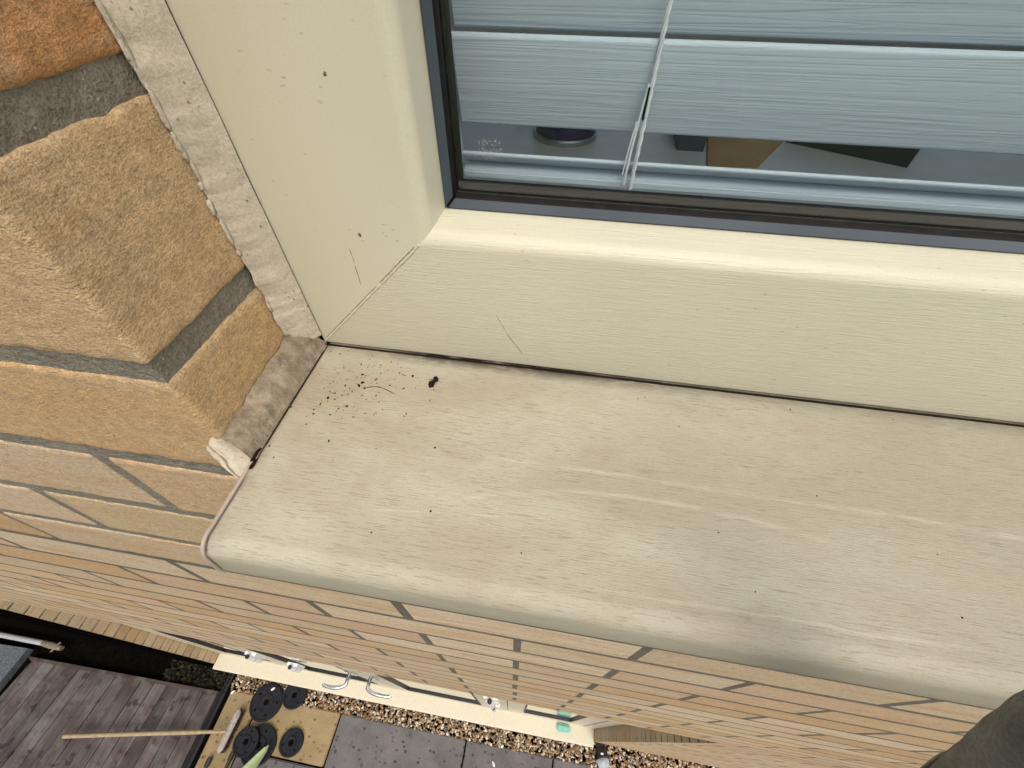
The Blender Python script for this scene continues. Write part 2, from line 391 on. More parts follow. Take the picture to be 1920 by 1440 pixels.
for k in range(6):
    x = -1.795-.2*(k % 2)
    while x < 4:
        wdt = random.choice((.56, .85, .42)); y0 = -.85 - .56*k
        if k == 0 and x > -1.0: slab(x, y0-.56, x+wdt, -.70 if x > -1.0 else y0)
        else: slab(x, y0-.56, x+wdt, y0)
        x += wdt
tag(mb.build('patio', [M['greyslab'], M['beigeslab']], attrs=True), kind='structure')

# gravel along the wall
def gravel(name, x0, x1, y0, y1, n, cols, size, z=0):
    mb = MB(); rnd = random.Random(5)
    for i in range(n):
        x = rnd.uniform(x0, x1); y = rnd.uniform(y0, y1); r = size*rnd.uniform(.55, 1.35)
        c = rnd.choice(cols); k = rnd.uniform(.7, 1.2)
        mb.blob((x, y, G+z+rnd.uniform(-.006, .008)), (r, r*rnd.uniform(.5, .85), r*rnd.uniform(.35, .6)), 1, rot=(rnd.uniform(0, 3.14), rnd.uniform(-.7, .7)),
                smooth=False, rough=.35, c=tuple(min(1, q*k) for q in c))
    return mb.build(name, M['stones'], attrs=True)
gc = [(.36,.24,.12),(.28,.17,.08),(.50,.42,.30),(.62,.56,.46),(.22,.13,.07),(.40,.30,.18),(.16,.11,.07),(.30,.20,.10),(.70,.65,.55),(.20,.15,.11)]
tag(gravel('gravel', -1.80, 2.2, -.118, .0, 5200, gc, .0088), kind='stuff', label='brown and cream gravel strip along the foot of the wall')
tag(gravel('shade_toned_gravel', -2.3, -1.835, -.150, .0, 900, [(.018,.015,.007),(.010,.009,.005),(.035,.032,.012),(.006,.005,.003)], .011), kind='stuff', label='gravel beside the decking, coloured near black for the shade in the gap')  # stone colours kept near black to paint in the shade of the gap

# ------------------------------------------------------------------ brick wall
far_joints = []
wall = MB()
pal = [(.56,.445,.27),(.56,.405,.24),(.59,.47,.325),(.56,.40,.27),(.53,.36,.20),(.59,.48,.34),(.53,.42,.285)]
def brick(x0, x1, z0, z1, y0=0., y1=.100, fine=False, c=None, edge=True):
    c = c or random.choice(pal); k = random.uniform(.92, 1.07); c = tuple(q*k for q in c); r = random.random()
    j = random.uniform(-.00025, .00015)
    if not fine:
        u = random.uniform; c = (c[0]*1.06, c[1]*1.09, c[2]*1.09); wall.box((x0+u(-.0014, .0010), y0-.00005+j*.25, z0+u(-.0010, .0008)), (x1+u(-.0010, .0014), y1, z1+u(-.0008, .0010)), 0, c=c, r=r); return
    rr = .0018
    def ticks(a, b, step):
        n = max(2, int((b-a-2*rr)/step)); t = [a, a+rr*.35, a+rr]; t += [a+rr+(b-a-2*rr)*i/n for i in range(1, n)]; return t+[b-rr, b-rr*.35, b]
    step = .0026 if edge else .005
    xs, ys, zs = ticks(x0, x1, step), ticks(y0, min(y1, .075), step), ticks(z0, z1, step)
    def P(x, y, z):
        p = Vector((x, y+j, z)); q = Vector((min(max(x, x0+rr), x1-rr), max(y, y0+rr)+j, min(max(z, z0+rr), z1-rr)))
        d = p-q; n = d.normalized() if d.length > 1e-9 else Vector((0, 0, 0))
        if d.length > 1e-9: p = q+n*min(rr, d.length) if d.length > rr else p
        s = Vector((r*9, r*5, r*7))
        a = (.0003*noise.noise(p*140+s)+.0003*noise.noise(p*420+s)+.0003*noise.noise(p*45+s))*(1 if z1 > -.1 else .5)
        # ragged arrises
        cnt = (abs(x-x0) < rr*.5)+(abs(x-x1) < rr*.5)+(abs(z-z0) < rr*.5)+(abs(z-z1) < rr*.5)+(abs(y-y0) < rr*.5)
        if cnt >= 2: a -= .0011*max(0, noise.noise(p*170+s*2)+.2)
        elif cnt == 1: a += 0
        if n.length < .5: n = Vector((0, -1, 0))
        return p+n*a
    def face(us, vs_, fn, flip):
        vv = [fn(u, v) for u in us for v in vs_]; m = len(vs_)
        ff = [(i*m+k2, (i+1)*m+k2, (i+1)*m+k2+1, i*m+k2+1) for i in range(len(us)-1) for k2 in range(m-1)]
        if flip: ff = [f[::-1] for f in ff]
        wall.add(vv, ff, 0, True, c=c, r=r)
    face(xs, zs, lambda x, z: P(x, y0, z), False)
    face(ys, zs, lambda y, z: P(x1, y, z), False)
    face(ys, zs, lambda y, z: P(x0, y, z), True)
    face(xs, ys, lambda x, y: P(x, y, z1), False)
    face(xs, ys, lambda x, y: P(x, y, z0), True)
XW0, XW1 = -6.0, 4.2
WX1 = 1.2123        # far side of the window opening
for k in range(-16, 46):
    z1 = -.075*k-.005; z0 = z1-.065
    if z0 < G-.05: break
    off = -.0927 if k % 2 else -.2052
    n0 = int((XW0-off)/.225)-1
    spans = [(XW0, XW1)] if z0 >= ZLIN else [(XW0, XL), (XR, XW1)]
    if k >= 4:
        for p, q in spans: far_joints.append((p, q, z1, z1+.010))
    for n in range(n0, 60):
        pj = off+.225*n
        if k >= 4 and any(p+.012 < pj < q-.012 for p, q in spans): far_joints.append((pj-.005, pj+.005, z0, z1))
        a = off+.225*n+.005; b = a+.215
        if a < XW0 or b > XW1: continue
        segs = [(a, b)]
        if k <= 0:
            segs = [(p, min(q, 0.)) for p, q in segs if p < -.01] if a < 0 else [(max(p, WX1+.012), q) for p, q in segs if q > WX1+.03]
        if z0 < ZLIN-.0:
            ns = []
            for p, q in segs:
                if q <= XL or p >= XR: ns.append((p, q)); continue
                if p < XL-.02: ns.append((p, XL))
                if q > XR+.02: ns.append((XR, q))
            segs = ns
        for p, q in segs:
            if q-p < .012: continue
            nearb = k < 4 and p < .35 and q > -.50 and z0 < .25
            c = None
            if k == -1 and q == 0.: c = (.57, .41, .235)
            if k == -2 and q == 0.: c = (.46, .24, .105)
            if k == 0 and q == 0.: c = (.57, .395, .205)
            if k == 1 and -.1 < p < 0: c = (.58, .425, .26)
            brick(p, q, z0, z1, fine=nearb, c=c, edge=(p < .1 and q > -.25 and z1 > -.2 and z0 < .2))
# reveal courses of the patio opening: closing halves give the side faces their own bricks
# mortar bed just behind the brick faces, cut round the openings
def mort(x0, z0, x1, z1, mo=.0003): wall.box((x0, mo, z0), (x1, .098, z1), 1)
mort(XW0, -.0735, -.0013, 1.27, .0013); mort(WX1+.014, -.0735, XW1, 1.27, .0018)
ZT = -.305
mort(XW0, ZT, XW1, -.0765, .0010)
def mort2(x0, z0, x1, z1): wall.box((x0, .02, z0), (x1, .098, z1), 1)
mort2(XW0, ZLIN-.004, XW1, ZT-.0005); mort2(XW0, G-.05, XL-.0022, ZLIN-.0045); mort2(XR+.0022, G-.05, XW1, ZLIN-.0045)
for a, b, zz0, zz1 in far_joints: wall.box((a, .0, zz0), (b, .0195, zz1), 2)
wall_root = empty('brick_wall', (0, 0, G))
tag(wall_root, 'buff and orange brick house wall with grey mortar falling away below the sill', 'wall')
wall.build('brickwork', [M['brick'], M['mortar'], M['mortar_low']], wall_root, attrs=True)
mb = MB()
mb.box((XW0, .104, -.06), (-.003, .30, 1.27)); mb.box((WX1+.03, .104, -.06), (XW1, .30, 1.27))
mb.box((XW0, .104, ZLIN), (XW1, .30, -.055)); mb.box((XW0, .104, G-.05), (XL-.03, .30, ZLIN)); mb.box((XR+.03, .104, G-.05), (XW1, .30, ZLIN))
mb.build('inner_leaf', M['render'], wall_root)

# ------------------------------------------------------------------ upstairs window
win = empty('window', (.0123, .07, -.048))
tag(win, 'cream plastic window with mitred frame and grey rubber glass seal above the sill', 'window')
fx0, fz0, fx1, fz1 = .0116, -.048, 1.20, 1.15
def arc(cx, cy, r, a0, a1, n): return [(cx+r*math.cos(R_(a0+(a1-a0)*i/n)), cy+r*math.sin(R_(a0+(a1-a0)*i/n))) for i in range(n+1)]
# (w inward from the outer edge, y depth)
prof = [(0, .116), (0, .0712)] + arc(.0012, .0712, .0012, 180, 270, 3) + arc(.0640, .0765, .0065, 270, 352, 10) + [(.0717, .086), (.0724, .0905), (.0724, .116)]
def member(mb, side, prof, mi=0, smooth=True):
    def at(w, y, end):
        if side == 'L': return (fx0+w, y, fz0+w if end == 0 else fz1-w)
        if side == 'R': return (fx1-w, y, fz0+w if end == 0 else fz1-w)
        if side == 'B': return (fx0+w if end == 0 else fx1-w, y, fz0+w)
        return (fx0+w if end == 0 else fx1-w, y, fz1-w)
    n = len(prof); vs = [at(*p, 0) for p in prof]+[at(*p, 1) for p in prof]
    fs = [(i, i+1, n+i+1, n+i) for i in range(n-1)]
    mb.add(vs, fs, mi, smooth)
for nm, side, mat in (('stile', 'L', 'stilepvc'), ('stile', 'R', 'stilepvc'), ('bottom_rail', 'B', 'railpvc'), ('top_rail', 'T', 'railpvc')):
    mb = MB(); member(mb, side, prof); o = mb.build(nm, M[mat], win)
    if side == 'B': rail = o
    if side == 'L': stile = o
    md = o.modifiers.new('es', 'EDGE_SPLIT'); md.split_angle = R_(40)
gp = [(.0725, .0896), (.0722, .0884), (.0730, .0880), (.0749, .0922)]
gp2 = [(.0749, .0922), (.0754, .0930), (.0757, .0938), (.0757, .0965), (.0725, .0965)]
for side in 'LBRT':
    mb = MB(); member(mb, side, gp); member(mb, side, gp2, 1); o = mb.build('gasket', [M['rubber'], M['black']], win)
    md = o.modifiers.new('es', 'EDGE_SPLIT'); md.split_angle = R_(35)
mb = MB(); a0 = Vector((fx0+.0734, .0877, fz0+.0734)); b0 = Vector((fx0+.0757, .0931, fz0+.0757))
mb.tube([a0, b0], .00045, 8); mb.build('gasket_notch', M['gapblack'], win)
mb = MB()
for side in 'LBRT':
    member(mb, side, [(.0735, .1025), (.0752, .1025), (.0758, .1045), (.0750, .1065), (.0754, .1100), (.0660, .1102), (.0656, .1262), (.0100, .1262)])
mb.build('spacer_bar', M['black'], win)
mb = MB(); mb.box((fx0+.0732, .0966, fz0+.0732), (fx1-.0732, .1006, fz1-.0732)); mb.build('glass_pane', M['glass'], win)
mb = MB()
for side in 'LBRT':
    q = .0575 if side == 'B' else .0655
    member(mb, side, [(0, .127), (q, .127), (q, .150), (0, .150)], smooth=False)
mb.build('inner_frame', M['board'], win)
# weld seam on the mitre
mb = MB(); pts = []; rad = []
for i in range(90):
    t = i/89; w = .0012+.0640*t
    pts.append((fx0+w+.00035*noise.noise((w*160, 0, 0)), .0700-.00005, fz0+w+.00035*noise.noise((w*160, 4, 0)))); rad.append(.00052*(1+.7*noise.noise((w*420, 9, 0))))
mb.tube(pts, rad, 8)
for k in range(70):
    t = random.random(); w = .002+.063*t; q = random.choice((-1, 1))*random.uniform(.0005, .0022)
    mb.blob((fx0+w+q, .0699, fz0+w-q), (random.uniform(.0001, .0004), .0001, random.uniform(.0001, .0003)), 1, rough=.4)
for t in (.93, .97, 1.0, 1.03, 1.06):
    w = .0655*t; mb.blob((fx0+w, .0712+.0045*max(0, t-.93)*8, fz0+w), (.0008, .0007, .0005), 2, rough=.8)
mb.build('weld_seam', M['stilepvc'], win)
mb = MB()
for t0, t1 in ((.04, .34), (.36, .62), (.66, .97)):
    p = []
    for i in range(30):
        t = t0+(t1-t0)*i/29; w = .0012+.0640*t; p.append((fx0+w-.0006+.0003*noise.noise((t*60, 1, 1)), .06992, fz0+w+.0006))
    mb.tube(p, [.00020*(1+noise.noise((i*.7, 2, 2))) for i in range(30)], 5)
mb.build('mitre_grime', M['mitre'], win)
mb = MB()
for (x1, z1, x2, z2, r) in ((.0450, .0127, .0451, .0050, .00009), (.0451, .0040, .0447, -.0067, .00014), (.1079, -.0157, .1128, -.0267, .00007), (.1128, -.0267, .1209, -.0401, .00013)):
    mb.tube([(x1+(x2-x1)*i/6+.0003*noise.noise((i*1.3, x1, 0)), .06998, z1+(z2-z1)*i/6) for i in range(7)], [r*.4, r, r*1.2, r*.7, r*1.1, r*.8, r*.3], 5)
mb.blob((.0518, .07, .0195), (.0008, .00015, .0011), 1, rough=.6)
mb.blob((.0562, .07, .0745), (.0006, .00015, .0009), 1, rough=.6)
mb.build('scratch_mark', M['scratch'], win)
mb = MB(); rnd = random.Random(3)     # faint etched standards mark on the glass
for row, (z, n, h) in enumerate(((.0478, 9, .0016), (.0452, 10, .0013), (.0425, 5, .0014))):
    x = .0978+(0, 0, .0018)[row]
    for k in range(n):
        for q in range(3):
            xx = x+rnd.uniform(0, .0006); zz = z+rnd.uniform(-h/2, h/2)
            if rnd.random() < .5: mb.box((xx, .0964, zz), (xx+.00014, .0965, zz+rnd.uniform(.0004, .0009)))
            else: mb.box((xx, .0964, zz), (xx+rnd.uniform(.0003, .0007), .0965, zz+.00013))
        x += .00098
mb.build('etched_mark', M['etch'], win)

# sill (profile extruded along x)
sp = [(.115, -.0492), (.0700, -.0492), (.020, -.0496), (-.030, -.0500)] + [( -.0345+.0080*math.cos(R_(a)), -.0580+.0080*math.sin(R_(a))) for a in (75, 90, 105, 120, 135, 150, 165, 176)] \
     + [(-.0429, -.062), (-.0434, -.068), (-.0430, -.0712)] + [(-.0410+.0020*math.cos(R_(a)), -.0712+.0020*math.sin(R_(a))) for a in (200, 235, 270)] + [(-.008, -.0732), (-.006, -.0745), (.115, -.0745)]
mb = MB(); nx = 120; n = len(sp); sx0, sx1 = .0136, 1.215
vs = []
for i in range(nx+1):
    x = sx0+(sx1-sx0)*(i/nx)**1.6
    for (y, z) in sp:
        b = 0
        if i == 0: b = .0008
        vs.append((x, y+(b if y < -.03 else 0), z-(b if z > -.06 else 0)+.0004*noise.noise((x*6, y*12, 0))))
fs = [(i*n+j, i*n+j+1, (i+1)*n+j+1, (i+1)*n+j) for i in range(nx) for j in range(n-1)]
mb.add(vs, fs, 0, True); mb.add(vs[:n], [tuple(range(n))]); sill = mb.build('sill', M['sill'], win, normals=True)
# end trim: a thin capping strip that follows the sill's end outline
mb = MB(); capp = [(y, z) for y, z in sp if y < .02][1:-2]
pts = [(sx0-.0010, y-.0002, z+.0003) for y, z in [(.004, -.0497)]+capp]
mb.tube(pts, .00085, 8)
mb.box((sx0-.0019, -.0405, -.0722), (sx0-.0004, .006, -.0515))
mb.build('end_cap', M['pinkcap'], sill)
# sealant beads
def vbead(i, j):
    z = -.0420+(1.15+.0415)*(i**2.2)
    yb = .0592+.0012*noise.noise((0, 3, z*55))+.0012*noise.noise((1, 3, z*140))+.0004*noise.noise((1, 8, z*500))
    a = Vector((.0006+.0006*noise.noise((0, 0, z*200)), yb, z)); b = Vector((.0127+.0003*noise.noise((5, 0, z*40)), .0694, z))
    p = a.lerp(b, j); bul = math.sin(math.pi*min(1, j*1.02))
    nrm = Vector((.62, -.78, 0))
    p += nrm*(.0011*bul+.0003*noise.noise((j*3, 2, z*110))*(1 if 0 < j < 1 else .3)+.00025*noise.noise((j*9, 5, z*420)))
    if j == 0: p += Vector((0, -.0003, 0))
    return p
mb = MB(); mb.grid(vbead, 620, 14)
for z in [random.uniform(-.02, .11) for _ in range(26)]:     # ragged smears where the bead meets the brick
    y = .0592+.0012*noise.noise((0, 3, z*55))+.0012*noise.noise((1, 3, z*140))
    mb.blob((.0008, y-.0003, z), (.0008, random.uniform(.0006, .0013), random.uniform(.0015, .005)), 2, rough=.8)
mb.build('frame_sealant', M['caulk'], win)
def hbead(i, j):
    # from the frame corner out to the wall corner, dropping off the front as a lump
    y = .0690-.0690*i
    top = Vector((.0006+.0006*noise.noise((y*130, 1, 0)), y, -.0345-.005*i+.0016*noise.noise((y*90, 4, 0))+.0008*noise.noise((y*260, 4, 3))))
    bot = Vector((.0135, y-.004*i, -.0494))
    p = top.lerp(bot, j)
    bul = math.sin(math.pi*j)
    p += Vector((.7, 0, .7))*(.0022*bul+.0007*noise.noise((y*120, j*3, 1))*(bul+.2)+.0003*noise.noise((y*450, j*9, 7)))
    return p
mb = MB(); mb.grid(hbead, 150, 16); mb.build('sill_end_sealant', M['dirty'], win)
T_, S_, B_ = Vector((-.0045, -.0030, -.0425)), Vector((.0139, .0020, -.0486)), Vector((.0138, -.0135, -.0515))
def lump(i, j):
    q = S_.lerp(B_, j); p = T_.lerp(q, i); bul = math.sin(math.pi*j)*math.sin(math.pi*min(1, i*.9+.1))
    back = Vector((.001, .004, .0025))*(1-j)*(1-i)
    return p+back+Vector((-.25, -.55, .8))*(.0021*bul+.0007*noise.noise((i*5, j*5, 8))*min(1, i*3)*(1-i)*2+.0003*noise.noise((i*22, j*22, 8)))
mb = MB(); mb.grid(lump, 30, 24)
rp = [T_.lerp(B_, t/14)+Vector((-.0006*math.sin(t*.9), -.0004, .0012*math.sin(math.pi*t/14))) for t in range(15)]
mb.tube(rp, [.0003+.0009*math.sin(math.pi*min(1, (t+1)/11))*(1+.3*math.sin(t*2.1)) if t < 11 else .0003 for t in range(15)], 10)
mb.add([T_, B_, B_+Vector((-.004, .0135, -.020)), T_+Vector((.002, .003, -.012))], [(0, 1, 2, 3)])
mb.build('sealant_lump', M['caulk'], win)
mb = MB()
mb.tube([(.0006, .0590, -.0345), (.0025, .0605, -.0350), (.006, .0640, -.0378), (.010, .067, -.0425), (.0138, .0688, -.0470)], [.0003, .0006, .0008, .0007, .0005], 8)
mb.build('sealant_fold', M['dirty'], win)
mb = MB()
mb.tube([(.0139, .064, -.0488), (.0139, .03, -.0490), (.0139, .005, -.0493)], .00025, 6)
mb.blob((.0135, -.0010, -.0480), (.0008, .0028, .0007), 2, rough=1.2); mb.blob((.0142, -.0050, -.0490), (.0008, .0022, .0006), 2, rough=1.2)
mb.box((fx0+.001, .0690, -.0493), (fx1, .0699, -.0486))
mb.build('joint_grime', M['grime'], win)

# dirt on the sill
spots = [(.0231,.0638),(.0407,.0518),(.0488,.0497),(.0428,.0466),(.035,.0431),(.0418,.0445),(.0452,.0433),(.0665,.0548),(.0319,.0381),(.0299,.0347),(.041,.0313),(.0262,.0269),(.0288,.0387),(.0275,.0325),(.0645,.0462),(.0571,.047),(.0708,.0314),(.0265,.0184),(.041,.0114),(.0207,-.0003),(.0158,.0049),(.0893,.0155),(.0957,-.0133),(.0592,.0558),(.0458,.0387),(.0526,.0397),(.0148,.0267),(.0279,.0303),(.0272,.0245),(.0352,.0253)]
big = {1,2,3,5,6,7,9,10}
def sz(x, y): return -.0492-(.07-y)*.008+.0004*noise.noise((x*6, y*12, 0))+.0001
mb = MB(); rnd = random.Random(9)
for k, (x, y) in enumerate(spots):
    r = rnd.uniform(.00034, .00052)*(1.7 if k in big else 1)
    mb.blob((x, y, sz(x, y)), (r*rnd.uniform(1, 1.7), r*rnd.uniform(.8, 1.1), r*.6), 1, 1 if k in (2, 13, 17) else 0, rot=(rnd.uniform(0, 3), 0), rough=.4)
for k in range(150):
    x = rnd.uniform(.018, .30); y = rnd.uniform(-.03, .066)
    if k < 125: x = rnd.gauss(.04, .016); y = rnd.gauss(.046, .012)
    if x < .0165 or y > .067: continue
    r = rnd.uniform(.00012, .00030)
    mb.blob((x, y, sz(x, y)), (r*rnd.uniform(1, 2.4), r, r*.5), 1, rot=(rnd.uniform(0, 3), 0), rough=.5)
p = [(.0455+.0021*i, .0436+.0016*math.sin(i*.55)+.0006*noise.noise((i, 0, 0)), sz(.0455+.0021*i, .044)) for i in range(9)]
mb.tube(p, [.0001, .00024, .00014, .00024, .0001, .0002, .0002, .00014, .00005], 5)
tag(mb.build('droppings', [M['bug'], M['bugpale']]), 'scatter of tiny dark droppings and specks on the pale sill', 'dirt', kind='stuff')
bug = MB()
bug.blob((.0777, .0505, -.0484), (.0014, .0019, .0012), 2, rough=.7); bug.blob((.0790, .0540, -.0483), (.0012, .0017, .0012), 2, rough=.7); bug.blob((.0784, .0523, -.0484), (.0006, .0010, .0008), 2, rough=.4)
bugo = bug.build('dead_insect', M['bug']); tag(bugo, 'shrivelled dark brown insect husk lying on the sill below the frame', 'insect')
mb = MB()
for k in range(16):
    a = rnd.uniform(0, 6.28); L = rnd.uniform(.0016, .0045)
    b = Vector((.0785, .0530, -.0490)); q = b+Vector((math.cos(a)*L, abs(math.sin(a))*L*.8 if k < 11 else math.sin(a)*L, -.0004))
    mb.tube([b, b.lerp(q, .5)+Vector((0, 0, .0005)), q], [.00007, .00005, .00003], 4)
mb.build('legs', M['bug'], bugo)

# ------------------------------------------------------------------ inside: board, blind, things on the board
ZB = -.010
mb = MB(); mb.bbox((-.10, .1515, ZB-.03), (1.35, .42, ZB), .004); tag(mb.build('window_board', M['board']), 'grey painted inner window board behind the glass', 'window board')
mb = MB()  # unseen room; opening added in its back wall to let sky light in
for a, b in (((-.6, 1.9, -.9), (1.9, 1.95, -.1)), ((-.6, 1.9, 1.3), (1.9, 1.95, 1.6)), ((-.65, .31, -.9), (-.6, 1.95, 1.6)), ((1.9, .31, -.9), (1.95, 1.95, 1.6)), ((-.6, .31, 1.5), (1.9, 1.9, 1.55)), ((-.6, .31, -.95), (1.9, 1.9, -.9)),
             ((-.12, .155, -.02), (-.06, .31, 1.2)), ((1.28, .155, -.02), (1.34, .31, 1.2)), ((-.1, .155, 1.2), (1.3, .31, 1.25))): mb.box(a, b)
tag(mb.build('room_wall', M['room']), kind='structure')
blind = empty('venetian_blind', (.08, .14, .0165)); tag(blind, 'pale blue-grey venetian blind with embossed slats nearly closed behind the glass', 'blind')
BX0, BX1 = .0795, 1.14
def slat(z0, z1, y0, y1, name='slat', th=.0034):
    mb = MB(); d = Vector((0, y1-y0, z1-z0)); L = d.length; d.normalize(); nn = Vector((0, -d.z, d.y)); r = th/2
    out = []
    for k in range(9): a = math.pi*k/8; out.append((L-r+r*math.sin(a), r*math.cos(a)))
    for k in range(9): a = math.pi*k/8; out.append((r-r*math.sin(a), -r*math.cos(a)))
    vs = []; m = len(out)
    for x in (BX0, BX1):
        for s_, q in out: p = Vector((x, y0, z0))+d*s_+nn*q; vs.append(p)
    mb.add(vs, [(i, (i+1) % m, m+(i+1) % m, m+i) for i in range(m)], 0, True)
    mb.add(vs[:m], [tuple(range(m))]); mb.add(vs[m:], [tuple(range(m))[::-1]])
    return mb.build(name, M['slat'], blind, normals=True)
slat(.0388, .0742, .1450, .1374)
z = .0744
for k in range(30):
    slat(z, z+.0354, .1450, .1374); z += .0334
slat(.0205, .0276, .1490, .1380, 'slat', .0022)
mb = MB(); mb.bbox((BX0, .1368, .0158), (BX1, .1500, .0198), .0008); mb.build('bottom_rail', M['slat'], blind)
mb = MB()
for q in (0, 2.1, 4.2):                       # twisted ladder cord
    mb.tube([(.1635+.0016*(i/400)*0+.00055*math.cos(i*.42+q)+(-.0055)*0, .1350+.00055*math.sin(i*.42+q), .0170+i*.00125*.9) for i in range(520)], .00055, 5)
mb.build('ladder_cord', M['cord'], blind)
mb = MB(); mb.tube([(.1600, .1345, .0190), (.1603, .1348, .034), (.1612, .1350, .048), (.1622, .1350, .060)], .0006, 6)
mb.tube([(.1585, .1348, .0235), (.1592, .1348, .036), (.1603, .135, .046)], .0004, 6)
mb.build('pull_string', M['cord'], blind)
mb = MB(); mb.box((.1622, .1340, .0470), (.1630, .1362, .0590)); mb.build('cord_slot', M['gapblack'], blind)
tin = empty('tin', (.1235, .2775, ZB)); tag(tin, 'small round tin with purple label and metal rim behind the blind', 'tin')
mb = MB(); mb.lathe([(.0001, .003), (.0228, .003), (.0228, .05), (.0001, .05)], (.1235, .2775, ZB), 48, smooth=False); mb.build('label', M['purple'], tin)
mb = MB(); mb.lathe([(.0236, 0), (.0243, .001), (.0243, .003), (.0236, .0042), (.0229, .0042)], (.1235, .2775, ZB), 48, smooth=True); mb.build('rim', M['tinrim'], tin)
mb = MB(); 
def slab4(mb, pts, z0, z1, mi=0):
    mb.add([(x, y, z0) for x, y in pts]+[(x, y, z1) for x, y in pts], [(3,2,1,0),(4,5,6,7)]+[(i, (i+1) % 4, 4+(i+1) % 4, 4+i) for i in range(4)], mi)
cb = MB(); slab4(cb, [(.2225, .236), (.2560, .240), (.2960, .310), (.2330, .312)], ZB, ZB+.0022); cb = cb.build('cardboard', M['card'], normals=True); tag(cb, 'brown cardboard flap lying on the window board beside the dark case', 'cardboard')
mb = MB(); slab4(mb, [(.2860, .2900), (.3560, .2560), (.3850, .30), (.315, .33)], ZB, ZB+.012); tag(mb.build('dark_case', M['darkbox'], normals=True), 'dark flat case lying on the window board to the right of the cardboard', 'case')
mb = MB(); slab4(mb, [(.205, .262), (.2235, .2620), (.2300, .33), (.205, .33)], ZB, ZB+.02); tag(mb.build('blue_box', plain("slate_blue_card", (.06, .08, .105), .6), normals=True), 'slate blue box behind the blind to the left of the cardboard', 'box')

# ------------------------------------------------------------------ patio doors below
doors = empty('french_doors', (-.65, .07, G)); tag(doors, 'cream french doors with chrome lever handles set in the opening far below the window', 'door')
DY = .062
mb = MB()
mb.bbox((XL+.004, DY, G+.05), (XL+.075, .13, ZLIN), .003); mb.bbox((XR-.075, DY, G+.05), (XR-.004, .13, ZLIN), .003)
mb.bbox((XL+.0755, DY, ZLIN-.07), (XR-.0755, .13, ZLIN), .003); mb.bbox((XL+.0755, DY, G+.05), (XR-.0755, .13, G+.11), .003)
for x in (-1.33, .06): mb.bbox((x-.03, DY, G+.1105), (x+.03, .13, ZLIN-.0705), .003)
mb.build('outer_frame', M['creamdoor'], doors)
mb = MB(); pr_ = [(.07, .060), (-.020, .058), (-.029, .052), (-.030, .034)]
cl0, cl1 = XL+.006, XR-.003
mb.add([(x, y, G+z) for x in (cl0, cl1) for y, z in pr_+[(.07, .034)]], [(0,1,6,5),(1,2,7,6),(2,3,8,7),(3,4,9,8),(0,1,2,3,4),(5,6,7,8,9)])
mb.build('threshold_sill', M['creamdoor'], doors, normals=True)
def leaf(x0, x1, y=DY-.004, rail_z=.30):
    lf = MB(); st = .095; zb, zt = G+.112, ZLIN-.072; rz = G+rail_z
    lf.bbox((x0, y, zb), (x1, .125, rz), .004); lf.bbox((x0, y, zt-.1), (x1, .125, zt), .004)
    lf.bbox((x0, y, rz+.0005), (x0+st, .125, zt-.1005), .004); lf.bbox((x1-st, y, rz+.0005), (x1, .125, zt-.1005), .004)
    lf = lf.build('door_leaf', M['creamdoor'], doors)
    g = MB(); a, b, c, d = x0+st, x1-st, rz, zt-.1; t = .005
    g.box((a-.001, y-.0015, c+.001), (b+.001, y+.02, c+t)); g.box((a-.001, y-.0015, c+t), (a+t, y+.02, d)); g.box((b-t, y-.0015, c+t), (b+.001, y+.02, d))
    g.build('gasket', M['blackplastic'], lf)
    g = MB(); g.box((a, y+.0085, c), (b, y+.0105, d)); g.build('glass', M['glass'], lf)
    g = MB(); g.box((a+.001, y+.0120, c+.001), (b-.001, y+.0140, d-.001)); g.build('curtain', M['curtain'], lf)
    return lf
l1 = leaf(-1.295, -.640); l2 = leaf(-.632, .024); l3 = leaf(.094, XR-.08, DY+.002); l0 = leaf(XL+.08, -1.365, DY+.002)
def lever(leafo, rx, ry, rz, tx, ty):
    mb = MB(); s = 1 if tx > rx else -1
    mb.bbox((rx-.014, DY-.014, rz-.11), (rx+.014, DY-.0045, rz+.06), .004)
    P0 = Vector((rx, DY-.008, rz)); P1 = Vector((rx, ry-.026, rz)); P3 = Vector((tx, ty-.004, rz)); P2 = Vector((rx+s*.03, ty-.012, rz))
    pts = [P0, P0.lerp(P1, .6)]
    for i in range(9):
        t = i/8; pts.append(P1*(1-t)**2+P2*2*t*(1-t)+P3*t*t)
    pts.append(P3+Vector((s*.004, .006, 0)))
    mb.tube(pts, [.009]*3+[.0085]*5+[.0075]*4, 12)
    mb.build('handle', M['chrome'], leafo)
lever(l1, -.700, .028, -2.42, -.806, -.014); lever(l2, -.590, .030, -2.42, -.473, -.007)
def hinge(leafo, x, y, z, L=.13):
    mb = MB(); mb.tube([(x, y, z), (x, y, z-L)], .0125, 16); mb.box((x-.03, y+.008, z-L+.01), (x+.03, DY-.003, z-.01))
    mb.tube([(x, y, z-L*.5-.0015), (x, y, z-L*.5+.0015)], .0127, 16, 1)
    mb.tube([(x, y, z+.0003), (x, y, z+.008)], .0105, 16, 1); mb.tube([(x, y, z-L-.006), (x, y, z-L-.0003)], .0105, 16, 1)
    mb.build('hinge', [M['whiteplastic'], M['blackplastic']], leafo)
hinge(l1, -1.285, .036, -2.50, .14); hinge(l1, -1.132, .036, -2.70, .13)
hinge(l2, .027, .032, -2.10); hinge(l2, .027, .032, -2.28); hinge(l2, .025, .034, -2.62)
mb = MB(); mb.box((-6, 1.6, G-.02), (4, 1.65, ZLIN+.3)); mb.box((-6, .3, G+.04), (4, 1.6, G+.06)); mb.box((-6, .3, ZLIN+.1), (4, 1.6, ZLIN+.12)); tag(mb.build('room_wall', M['room']), kind='structure')
